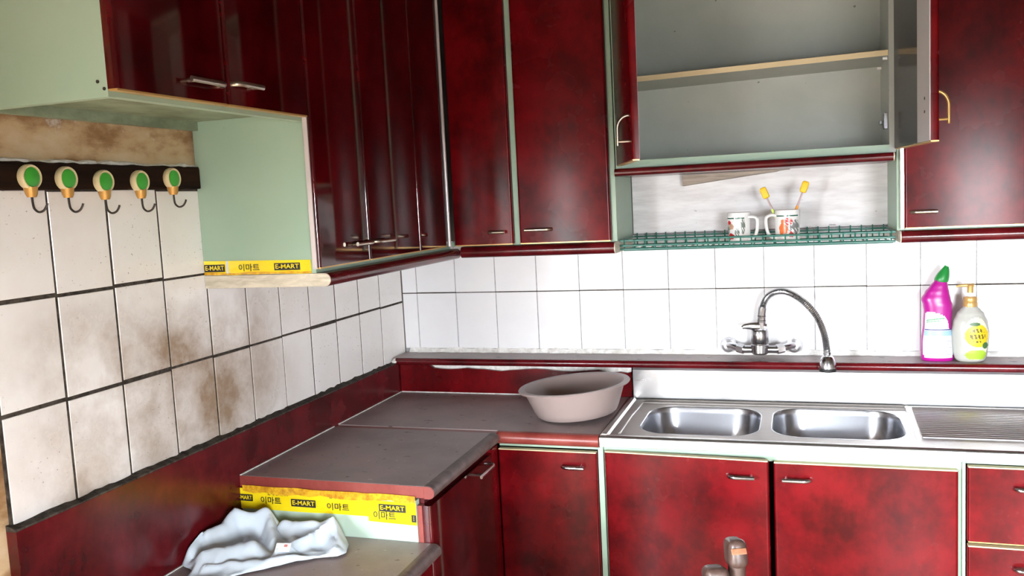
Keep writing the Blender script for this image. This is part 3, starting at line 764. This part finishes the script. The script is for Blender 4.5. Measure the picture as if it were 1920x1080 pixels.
decal(bm, g, so, A0, A1, .050, .104, lambda u, v: ((u-.5)/.26)**2+((v-.5)/.38)**2 < 1 and (int(u*17+v*3) % 2 == 0) and (int(v*9) % 3 != 2), .0019, 30, 30, 2.15)
obj('flower_heart', bm, plain('olive_print', (.10, .075, .008), .4), lb)
bm = BM(); decal(bm, g, so, A0, A1, .010, .036, ell(.5, .45, .40, .6), .0013, 24, 20, 2.15); obj('leaf_print', bm, plain('lime_print', (.30, .46, .035), .4), lb)
bm = BM(); decal(bm, g, so, A0, A1, .040, .058, ell(.80, .5, .14, .5), .0019, 24, 20, 2.15); decal(bm, g, so, A0, A1, .104, .114, ell(.42, .5, .18, .5), .0019, 24, 10, 2.15); obj('dark_print', bm, plain('dark_green_print', (.05, .12, .04), .4), lb)
M['pump_gold'] = plain('gold_plastic', (.52, .32, .11), .3, .35)
bm = BM(); lathe(bm, [(.0185, .156), (.0188, .160), (.0182, .168), (.0172, .170), (.0180, .172), (.0180, .180), (.016, .184), (.004, .185)], so, 24); obj('collar', bm, M['pump_gold'], t, smooth=True)
bm = BM(); lathe(bm, [(.0075, .184), (.0070, .196), (.0055, .204)], so, 16); obj('stem', bm, M['white_pl'], t, smooth=True)
bm = BM(); lathe(bm, [(.0085, .195), (.0085, .212), (.0100, .216), (.006, .219), (.001, .219)], so, 16)
tube(bm, [(so[0]+.010, so[1], so[2]+.2155), (so[0]-.012, so[1], so[2]+.2155), (so[0]-.030, so[1]-.002, so[2]+.2145), (so[0]-.036, so[1]-.002, so[2]+.2125)], [.0055, .0050, .0035, .0028], 10)
obj('pump', bm, M['pump_gold'], t, smooth=True)

# ------------------------------------------------------------------ green wire rack, mugs, toothbrushes
t = thing('dish_rack', 'green coated wire rack shelf hung under the open cabinet', 'rack', (1.21, -.13, 1.35))
ZR = 1.346
def bar(name, a, b, r=.0026, n=6, parent=t, mat='rack_green'):
    bm = BM(); tube(bm, [a, b], r, n); return obj(name, bm, M[mat], parent, smooth=True)
for z, y in ((1.372, -.240), (1.357, -.240), (1.372, -.018), (1.362, -.018), (1.346, -.235), (1.346, -.022)):
    bar('rail', (.834, y, z), (1.584, y, z), .0032)
for x in (.836, 1.582):
    bar('side_rail', (x, -.240, 1.372), (x, -.018, 1.372), .0032)
for k in range(25):
    x = .848 + k*.0302
    bm = BM(); tube(bm, [(x, -.243, 1.373), (x, -.238, 1.350), (x, -.232, ZR-.003), (x, -.025, ZR-.003), (x, -.0205, 1.350), (x, -.0205, 1.384)], .0022, 6); obj('cross_wire', bm, M['rack_green'], t, smooth=True)
for y in (-.19, -.14, -.09): bar('long_wire', (.836, y, ZR-.006), (1.582, y, ZR-.006), .002)

M['mug_white'] = plain('white_glazed_ceramic', (.80, .80, .79), .14)
def mug(name, label, c, ang, r0_, r1_, h, side, prints):
    t = thing(name, label, 'mug', c, 'printed mugs on the green rack')
    prof = [(.004, .004), (r0_*.85, .003), (r0_*.9, 0), (r0_, .004), ((r0_+r1_)/2*1.0, h*.5), (r1_, h-.002), (r1_-.0012, h), (r1_-.003, h-.002), ((r0_+r1_)/2-.0035, h*.5), (r0_-.004, .007), (.004, .006)]
    bm = BM(); lathe(bm, prof, c, 36); obj('cup', bm, M['mug_white'], t, smooth=True)
    d = Vector((cos(ang), sin(ang), 0)); cc = Vector(c); rm = (r0_+r1_)/2
    pts = spline([cc+d*(rm-.002)+Vector((0, 0, h*.84)), cc+d*(rm+.014)+Vector((0, 0, h*.85)), cc+d*(rm+.026)+Vector((0, 0, h*.76)), cc+d*(rm+.026)+Vector((0, 0, h*.5)), cc+d*(rm+.020)+Vector((0, 0, h*.27)), cc+d*(rm+.008)+Vector((0, 0, h*.15)), cc+d*(rm-.002)+Vector((0, 0, h*.14))], 6)
    bm = BM(); tube(bm, pts, .0048, 10, flat=1.35); obj('handle', bm, M['mug_white'], t, smooth=True)
    ff = lambda z: [0, r0_+(r1_-r0_)*z/h, r0_+(r1_-r0_)*z/h]
    for nm, col, specs in prints:
        mt_ = plain(nm+'_glaze', col, .25)
        for a0, a1, z0, z1, ins in specs:
            bm = BM(); decal(bm, ff, c, rad(-90+a0), rad(-90+a1), z0*h, z1*h, ins, .0006, 20, 16); obj(nm, bm, mt_, t)
    return t
full = lambda u, v: True
blob = lambda s: (lambda u, v: (u-.5)**2/.25+(v-.5)**2/.25 < .85+.3*sin(u*s+v*5)*cos(v*s*.8))
chk = lambda u, v: abs(sin(u*7+v*9))*.8+.3*cos(v*11) > .22 and (u-.5)**2+(v-.5)**2 < .25
mug('mug', 'white mug with red and green print and no toothbrushes, handle turned right', (1.170, -.125, 1.348), rad(-25), .031, .0335, .090, 1,
    [('green_band', (.02, .10, .07), [(-75, -22, .80, .84, full), (-15, 30, .80, .84, full)]), ('red_print', (.55, .03, .03), [(-70, -40, .60, .76, blob(9)), (-65, -22, .12, .34, blob(7))]),
     ('tan_print', (.50, .30, .20), [(-55, -25, .44, .66, blob(8))]), ('grey_print', (.16, .19, .16), [(-80, -52, .30, .62, chk), (10, 35, .30, .80, chk), (-20, 5, .2, .5, chk)])])
m2 = mug('mug', 'white mug with orange and grey print holding two yellow toothbrushes', (1.306, -.125, 1.348), rad(196), .034, .0355, .092, -1,
    [('green_band', (.02, .10, .07), [(-55, -12, .80, .84, full), (-2, 55, .80, .84, full)]), ('orange_print', (.72, .16, .04), [(-42, 4, .22, .60, blob(8)), (-30, -10, .55, .72, blob(6))]),
     ('red_print', (.55, .05, .05), [(-18, 25, .52, .76, chk), (5, 30, .14, .34, blob(9))]), ('grey_print', (.20, .20, .20), [(22, 62, .24, .70, chk), (0, 22, .34, .56, chk)])])
def brush(label, base, tip, neck_col, name):
    t = thing('toothbrush', label, 'toothbrush', base, 'toothbrushes in the mug')
    a, b = Vector(base), Vector(tip); d = b-a
    bm = BM(); tube(bm, [a, a+d*.35, a+d*.60], [.0045, .005, .0042], 10); obj('handle', bm, plain(name, neck_col, .35), t, smooth=True)
    bm = BM(); tube(bm, [a+d*.60, a+d*.72, a+d*.84, b], [.0035, .0026, .0030, .0040], 8); obj('neck', bm, plain('clear_pink_plastic', (.50, .38, .38), .3), t, smooth=True)
    dn = d.normalized(); q = Vector((0, -1, .1)).normalized(); s = dn.cross(q).normalized()
    bm = BM(); box(bm, -.5, .5, -.5, .5, -.5, .5, .22, 3)
    Mx = Matrix(((s.x*.0195, q.x*.0140, dn.x*.033, 0), (s.y*.0195, q.y*.0140, dn.y*.033, 0), (s.z*.0195, q.z*.0140, dn.z*.033, 0), (0, 0, 0, 1)))
    xform(bm, Matrix.Translation(b - dn*.010 + q*.007) @ Mx); obj('bristles', bm, plain('yellow_bristles', (.82, .50, .01), .5), t, smooth=True)
brush('yellow toothbrush with lime handle leaning left in the mug', (1.300, -.118, 1.358), (1.240, -.120, 1.500), (.55, .70, .12), 'lime_plastic')
brush('yellow toothbrush with orange handle leaning right in the mug', (1.300, -.132, 1.358), (1.358, -.122, 1.512), (.80, .32, .04), 'orange_plastic')

# wooden stick under the open cabinet
t = thing('wooden_stick', 'weathered wooden stick wedged under the open cabinet', 'stick', (1.15, -.03, 1.55))
bm = BM()
loft(bm, [[Vector((x, -.012, z0)), Vector((x, -.040, z0+.002)), Vector((x, -.040, z1)), Vector((x, -.012, z1))] for x, z0, z1 in ((.998, 1.524, 1.5575), (1.10, 1.535, 1.5585), (1.20, 1.5455, 1.5590), (1.275, 1.5525, 1.5592), (1.285, 1.5555, 1.5593), (1.315, 1.5580, 1.5595))])
obj('rod', bm, M['stickwood'], t)

# ------------------------------------------------------------------ hook board and hooks
tr = thing('hook_rail', 'dark stained wooden board on the left wall carrying the green hooks', 'board', (0, -1.4, 1.6))
bm = BM(); rows = []
for k in range(40):
    y = -1.064 - .62*k/39; w1, w2 = rng.uniform(-.0015, .0015), rng.uniform(-.0015, .0015)
    rows.append([Vector((.002, y, 1.570+w1)), Vector((.013, y, 1.5705+w1)), Vector((.014, y, 1.574)), Vector((.014, y, 1.615)), Vector((.012, y, 1.620+w2)), Vector((.002, y, 1.621+w2))])
loft(bm, rows, True); obj('board', bm, M['darkboard'], tr)
M['ivory'] = plain('ivory_plastic', (.66, .55, .32), .35); M['hookgreen'] = plain('green_inset', (.05, .36, .035), .3); M['brass'] = plain('brass', (.55, .30, .08), .35, .5)
LOCS = [(-1.546, 1.592, 0), (-1.463, 1.590, 0), (-1.370, 1.585, 0), (-1.269, 1.586, 0), (-1.169, 1.593, 0)]
LAB = ['green-dotted wall hook farthest left on the dark board', 'green-dotted wall hook second from the left on the dark board', 'green-dotted wall hook in the middle of the five, above a tile joint',
       'green-dotted wall hook second from the right on the dark board', 'green-dotted wall hook farthest right, nearest the green cabinet side']
hk = None
for (y, z, _), lb in zip(LOCS, LAB):
    loc = (.014, y, z)
    if hk is None:
        hk = thing('wall_hook', lb, 'hook', loc, 'green hooks on the dark board')
        def disc(prof, n=28):
            bm = BM(); loft(bm, [[Vector((loc[0]+dx, loc[1]+r*cos(2*pi*k/n), loc[2]+r*1.06*sin(2*pi*k/n))) for k in range(n)] for r, dx in prof]); return bm
        obj('base', disc([(.0205, 0), (.0220, .004), (.0218, .012), (.0200, .0155), (.0180, .0150), (.0172, .0128), (.002, .0126)]), M['ivory'], hk, smooth=True)
        obj('inset', disc([(.0168, .0128), (.0160, .0145), (.011, .0158), (.001, .0162)]), M['hookgreen'], hk, smooth=True)
        bm = BM(); tube(bm, [(loc[0]+.007, loc[1], loc[2]-.019), (loc[0]+.008, loc[1], loc[2]-.030), (loc[0]+.008, loc[1], loc[2]-.036)], [.0125, .0105, .0080], 12, flat=1.0)
        obj('socket', bm, M['brass'], hk, smooth=True)
        bm = BM(); L0 = Vector(loc)
        P_ = [L0+Vector((.008, 0, -.034)), L0+Vector((.008, .001, -.050)), L0+Vector((.010, .002, -.058)), L0+Vector((.017, .004, -.0635)), L0+Vector((.026, .006, -.061)), L0+Vector((.031, .008, -.054)), L0+Vector((.033, .009, -.048))]
        tube(bm, spline(P_, 5), .0021, 8); obj('wire_hook', bm, M['darkmetal'], hk, smooth=True)
    else:
        copy_tree(hk, loc, lb)

# ------------------------------------------------------------------ yellow tape
def tape_box(parent, x0, x1, z0, z1, y, txt='E-MART'):
    b = obj('print_box', B(x0, x1, y-.0006, y, z0, z1), M['black'], parent)
    bm = BM(); text_mesh(bm, txt, (z1-z0)*.86, lambda a, b_: Vector(((x0+x1)/2+a, y-.0008, (z0+z1)/2+b_)), squeeze=(x1-x0)/((z1-z0)*.86*3.75))
    obj('lettering', bm, M['tape'], b, label='E-MART in yellow on black')
def tape_kr(parent, xc, zc, size, y, sq=1.0):
    bm = BM(); text_mesh(bm, '이마트', size, lambda a, b_: Vector((xc+a*sq, y-.0006, zc+b_)))
    obj('lettering', bm, M['black'], parent, label='black Korean lettering')
def strip(name, pts_top, pts_bot, y, mat, parent):
    bm = BM(); rows = []
    for (a, b_), (c, d_) in zip(pts_top, pts_bot):
        rows.append([Vector((a, y, b_)), Vector((c, y, d_)), Vector((c, y-.0007, d_)), Vector((a, y-.0007, b_))])
    loft(bm, rows, True); return obj(name, bm, M[mat], parent)
Y1 = -1.0605
t = thing('tape_strip', 'yellow printed tape along the bottom of the wall cabinet side', 'tape', (.15, Y1, 1.38))
xs_ = [.002+.0288*k for k in range(11)]
tp = strip('tape', [(x, 1.4005-.004*x/.29) for x in xs_], [(x, 1.3665+rng.uniform(-.001, .001)) for x in xs_], Y1, 'tape', t)
obj('clear_gap', B(.064, .070, Y1-.0010, Y1-.0007, 1.367, 1.399), M['label_white'], tp, label='clear glossy strip')
strip('stained_edge', [(x, 1.3720+rng.uniform(-.0022, .0022)) for x in xs_], [(x, 1.3667) for x in xs_], Y1-.0008, 'tape_fold', t)
tape_box(t, .003, .060, 1.374, 1.3915, Y1-.0008); tape_kr(t, .126, 1.3815, .0185, Y1-.0008, 1.15); tape_box(t, .194, .262, 1.3745, 1.391, Y1-.0008)
Y2 = -1.0212
t = thing('tape_strip', 'yellow printed tape patch below the end of the left worktop', 'tape', (.25, Y2, .80))
xs_ = [.006+.0366*k for k in range(11)]
strip('tape', [(x, .8375) for x in xs_], [(x, .785+.004*x/.36+rng.uniform(-.0006, .0006)) for x in xs_], Y2, 'tape', t)
strip('tape', [(x, .8285) for x in (.371, .41, .45, .494)], [(x, z) for x, z in ((.371, .778), (.41, .777), (.45, .776), (.494, .775))], Y2-.0012, 'tape', t)
xs_ = [.03+.0309*k for k in range(16)]
strip('folded_edge', [(x, .8455+rng.uniform(-.0015, .0015)) for x in xs_], [(x, .828+rng.uniform(-.004, .004)) for x in xs_], Y2-.0022, 'tape_fold', t)
def faint(xc, zc, txt, size):
    bm = BM(); text_mesh(bm, txt, size, lambda a, b_: Vector((xc+a*1.1, Y2-.0024, zc+b_))); obj('lettering', bm, M['amber_ink'], t, label='faded lettering on the folded tape')
M['amber_ink'] = plain('faded_amber_ink', (.22, .12, .02), .5)
for xc, zc, tx in ((.055, .838, '이마트'), (.130, .829, 'E-MART'), (.205, .837, '이마트'), (.300, .831, 'E-MART'), (.400, .835, '이마트')): faint(xc, zc, tx, .016)
ya = Y2-.0024
tape_box(t, .010, .057, .806, .8225, ya); tape_kr(t, .108, .8100, .0195, ya, 1.1); tape_box(t, .165, .232, .8005, .8185, ya)
tape_kr(t, .292, .8055, .0195, ya, 1.15); tape_box(t, .400, .468, .8040, .8215, ya); tape_kr(t, .413, .7930, .0215, ya, 1.0); tape_box(t, .482, .4935, .783, .800, ya, 'E')

# ------------------------------------------------------------------ crumpled cloth
def mk_cloth():
    m = NT('pale_blue_cotton'); f = m.noise(700, 2, .5)
    m.set(col=m.ramp(m.noise(9, 4, .6), [(.3, (.54, .62, .70)), (.7, (.61, .69, .77))]), rough=.9).bump(f, .1, .0005); return m.m
cloth = thing('cloth', 'pale blue crumpled cloth lying on the lower worktop', 'cloth', (.2, -1.17, .7365))
def ridge(x, y, ax, ay, bx, by, h0, h1, w):
    dx, dy = bx-ax, by-ay; L2 = dx*dx+dy*dy; s = max(0, min(1, ((x-ax)*dx+(y-ay)*dy)/L2))
    d2 = (x-ax-dx*s)**2+(y-ay-dy*s)**2
    return (h0+(h1-h0)*s)*math.exp(-d2/(w*w))
RID = [(.046, -1.185, .068, -1.105, .046, .060, .024), (.068, -1.105, .128, -1.072, .062, .060, .024), (.128, -1.072, .185, -1.130, .054, .022, .016),
       (.175, -1.072, .300, -1.064, .040, .042, .022), (.300, -1.064, .338, -1.105, .040, .022, .018), (.292, -1.075, .225, -1.180, .040, .020, .013),
       (.030, -1.190, .038, -1.235, .046, .034, .014), (.088, -1.255, .165, -1.185, .034, .036, .026), (.110, -1.280, .290, -1.180, .012, .011, .013), (.215, -1.10, .255, -1.15, .016, .010, .009),
       (.100, -1.10, .112, -1.155, .020, .004, .008), (.140, -1.105, .162, -1.165, .016, .006, .007), (.30, -1.09, .345, -1.135, .022, .016, .012), (.06, -1.15, .09, -1.19, .012, .004, .007)]
from mathutils import noise as mn
OUT = [(.022, -1.175), (.045, -1.095), (.080, -1.042), (.150, -1.036), (.220, -1.040), (.300, -1.036), (.345, -1.075), (.362, -1.120), (.352, -1.150), (.310, -1.155), (.270, -1.195), (.215, -1.240), (.165, -1.290), (.120, -1.330), (.085, -1.335), (.080, -1.285), (.060, -1.268), (.026, -1.255)]
cx_, cy_ = .185, -1.165
def out_r(a):
    best = None
    for (ax, ay), (bx, by) in zip(OUT, OUT[1:]+OUT[:1]):
        dx, dy = cos(a), sin(a); ex, ey = bx-ax, by-ay; det = dx*(-ey)+ex*dy
        if abs(det) < 1e-9: continue
        tx, ty = ax-cx_, ay-cy_
        r = (tx*(-ey)+ex*ty)/det; s = (dx*ty-dy*tx)/det
        if r > 0 and -1e-6 <= s <= 1+1e-6: best = r if best is None else max(best, r)
    return best or .1
NA, NR = 150, 44
bm = BM(); ring_prev = None; Vc = None
rings = []
for j in range(1, NR+1):
    ring = []
    for i in range(NA):
        a = 2*pi*i/NA; R_ = out_r(a)*j/NR; x, y = cx_+R_*cos(a), cy_+R_*sin(a)
        h = .004
        hs = [ridge(x, y, *q) for q in RID]; h += max(hs)*.75 + sum(hs)*.22
        h += 0.008*max(0, mn.noise(Vector((x*26, y*26, 1.3)))) + .003*mn.noise(Vector((x*60, y*60, 4.3)))
        e = j/NR; h *= (1-max(0, (e-.93)/.07)**2*.75)
        x += .006*mn.noise(Vector((x*30, y*30, 8))); y += .006*mn.noise(Vector((x*30, y*30, 12)))
        y = min(y, -1.026); x = max(x, .0275)
        ring.append(Vector((x, y, .7375+max(h, .0012))))
    rings.append(ring)
V = [[bm.verts.new(p) for p in r] for r in rings]
for A, Bq in zip(V, V[1:]):
    for k in range(NA): bm.faces.new((A[k], A[(k+1) % NA], Bq[(k+1) % NA], Bq[k]))
c0 = bm.verts.new((cx_, cy_, sum(v.co.z for v in V[0])/NA))
for k in range(NA): bm.faces.new((c0, V[0][k], V[0][(k+1) % NA]))
fb = obj('fabric', bm, mk_cloth(), cloth, smooth=True)
so_ = fb.modifiers.new('thickness', 'SOLIDIFY'); so_.thickness = .0016; so_.offset = 1
bm = B(-.017, .017, -.010, .010, -.0006, .0006); xform(bm, Matrix.Translation((.238, -1.178, .766)) @ Matrix.Rotation(rad(10), 4, 'Z') @ Matrix.Rotation(rad(42), 4, 'X'))
tg = obj('care_tag', bm, M['white_pl'], cloth, label='small white tag with red mark')
bm = B(.002, .010, .001, .007, .0007, .0009); xform(bm, Matrix.Translation((.238, -1.178, .766)) @ Matrix.Rotation(rad(10), 4, 'Z') @ Matrix.Rotation(rad(42), 4, 'X')); obj('red_mark', bm, plain('faded_red_print', (.55, .2, .18), .6), tg)

# ------------------------------------------------------------------ chair whose back tip shows at the bottom edge
t = thing('chair', 'brown wooden chair whose carved back tip rises in front of the sink cabinet', 'chair', (1.02, -1.20, 0))
CY = -1.10
def rbox(bm, c, s, bev, rot):
    b = BM(); box(b, -s[0]/2, s[0]/2, -s[1]/2, s[1]/2, -s[2]/2, s[2]/2, bev, 4); xform(b, Matrix.Translation(c) @ rot)
    me = bpy.data.meshes.new('tmp'); b.to_mesh(me); b.free(); bm.from_mesh(me); bpy.data.meshes.remove(me)
bm = BM()
tube(bm, [(1.205, CY+.02, 0), (1.205, CY+.01, .45), (1.210, CY, .70), (1.212, CY, .790)], [.018, .019, .018, .0165], 12)
obj('back_post', bm, M['chairwood'], t, smooth=True)
bm = BM()
tube(bm, [(.80, CY+.02, 0), (.80, CY+.01, .45), (.80, CY, .60), (.80, CY, .64)], [.018, .019, .018, .0165], 12)
obj('back_post', bm, M['chairwood'], t, smooth=True)

def carved(c, s, bev, rz, rx=0):
    bm = BM(); rbox(bm, Vector(c), s, bev, Matrix.Rotation(rad(rz), 4, 'Z') @ Matrix.Rotation(rad(rx), 4, 'X')); return bm
obj('carved_tip', carved((1.209, CY+.008, .800), (.036, .058, .056), .014, 22, -12), M['chairwood'], t, smooth=True)
obj('chamfer', carved((1.218, CY-.021, .814), (.030, .004, .012), .0018, 22, -38), M['chaircut'], t, label='bare orange wood on the tip')
obj('carved_step', carved((1.172, CY-.02, .760), (.046, .056, .040), .014, 22, -12), M['chairwood'], t, smooth=True)
obj('carved_step', carved((1.136, CY-.05, .742), (.046, .056, .040), .014, 22, -12), M['chairwood'], t, smooth=True)
for z in (.58, .50):
    bm = BM(); box(bm, .795, 1.208, CY-.010, CY+.012, z, z+.05, .006, 3); obj('back_rail', bm, M['chairwood'], t, smooth=True)
bm = BM(); box(bm, .79, 1.125, CY-.055, CY-.025, .650, .690, .012, 3); obj('crest_rail', bm, M['chairwood'], t, smooth=True)
bm = BM(); box(bm, .775, 1.23, CY-.43, CY+.0, .43, .455, .010, 3); obj('seat', bm, M['chairwood'], t, smooth=True)
for x in (.80, 1.205):
    bm = BM(); tube(bm, [(x, CY-.40, 0), (x, CY-.40, .43)], [.016, .020], 12); obj('leg', bm, M['chairwood'], t, smooth=True)
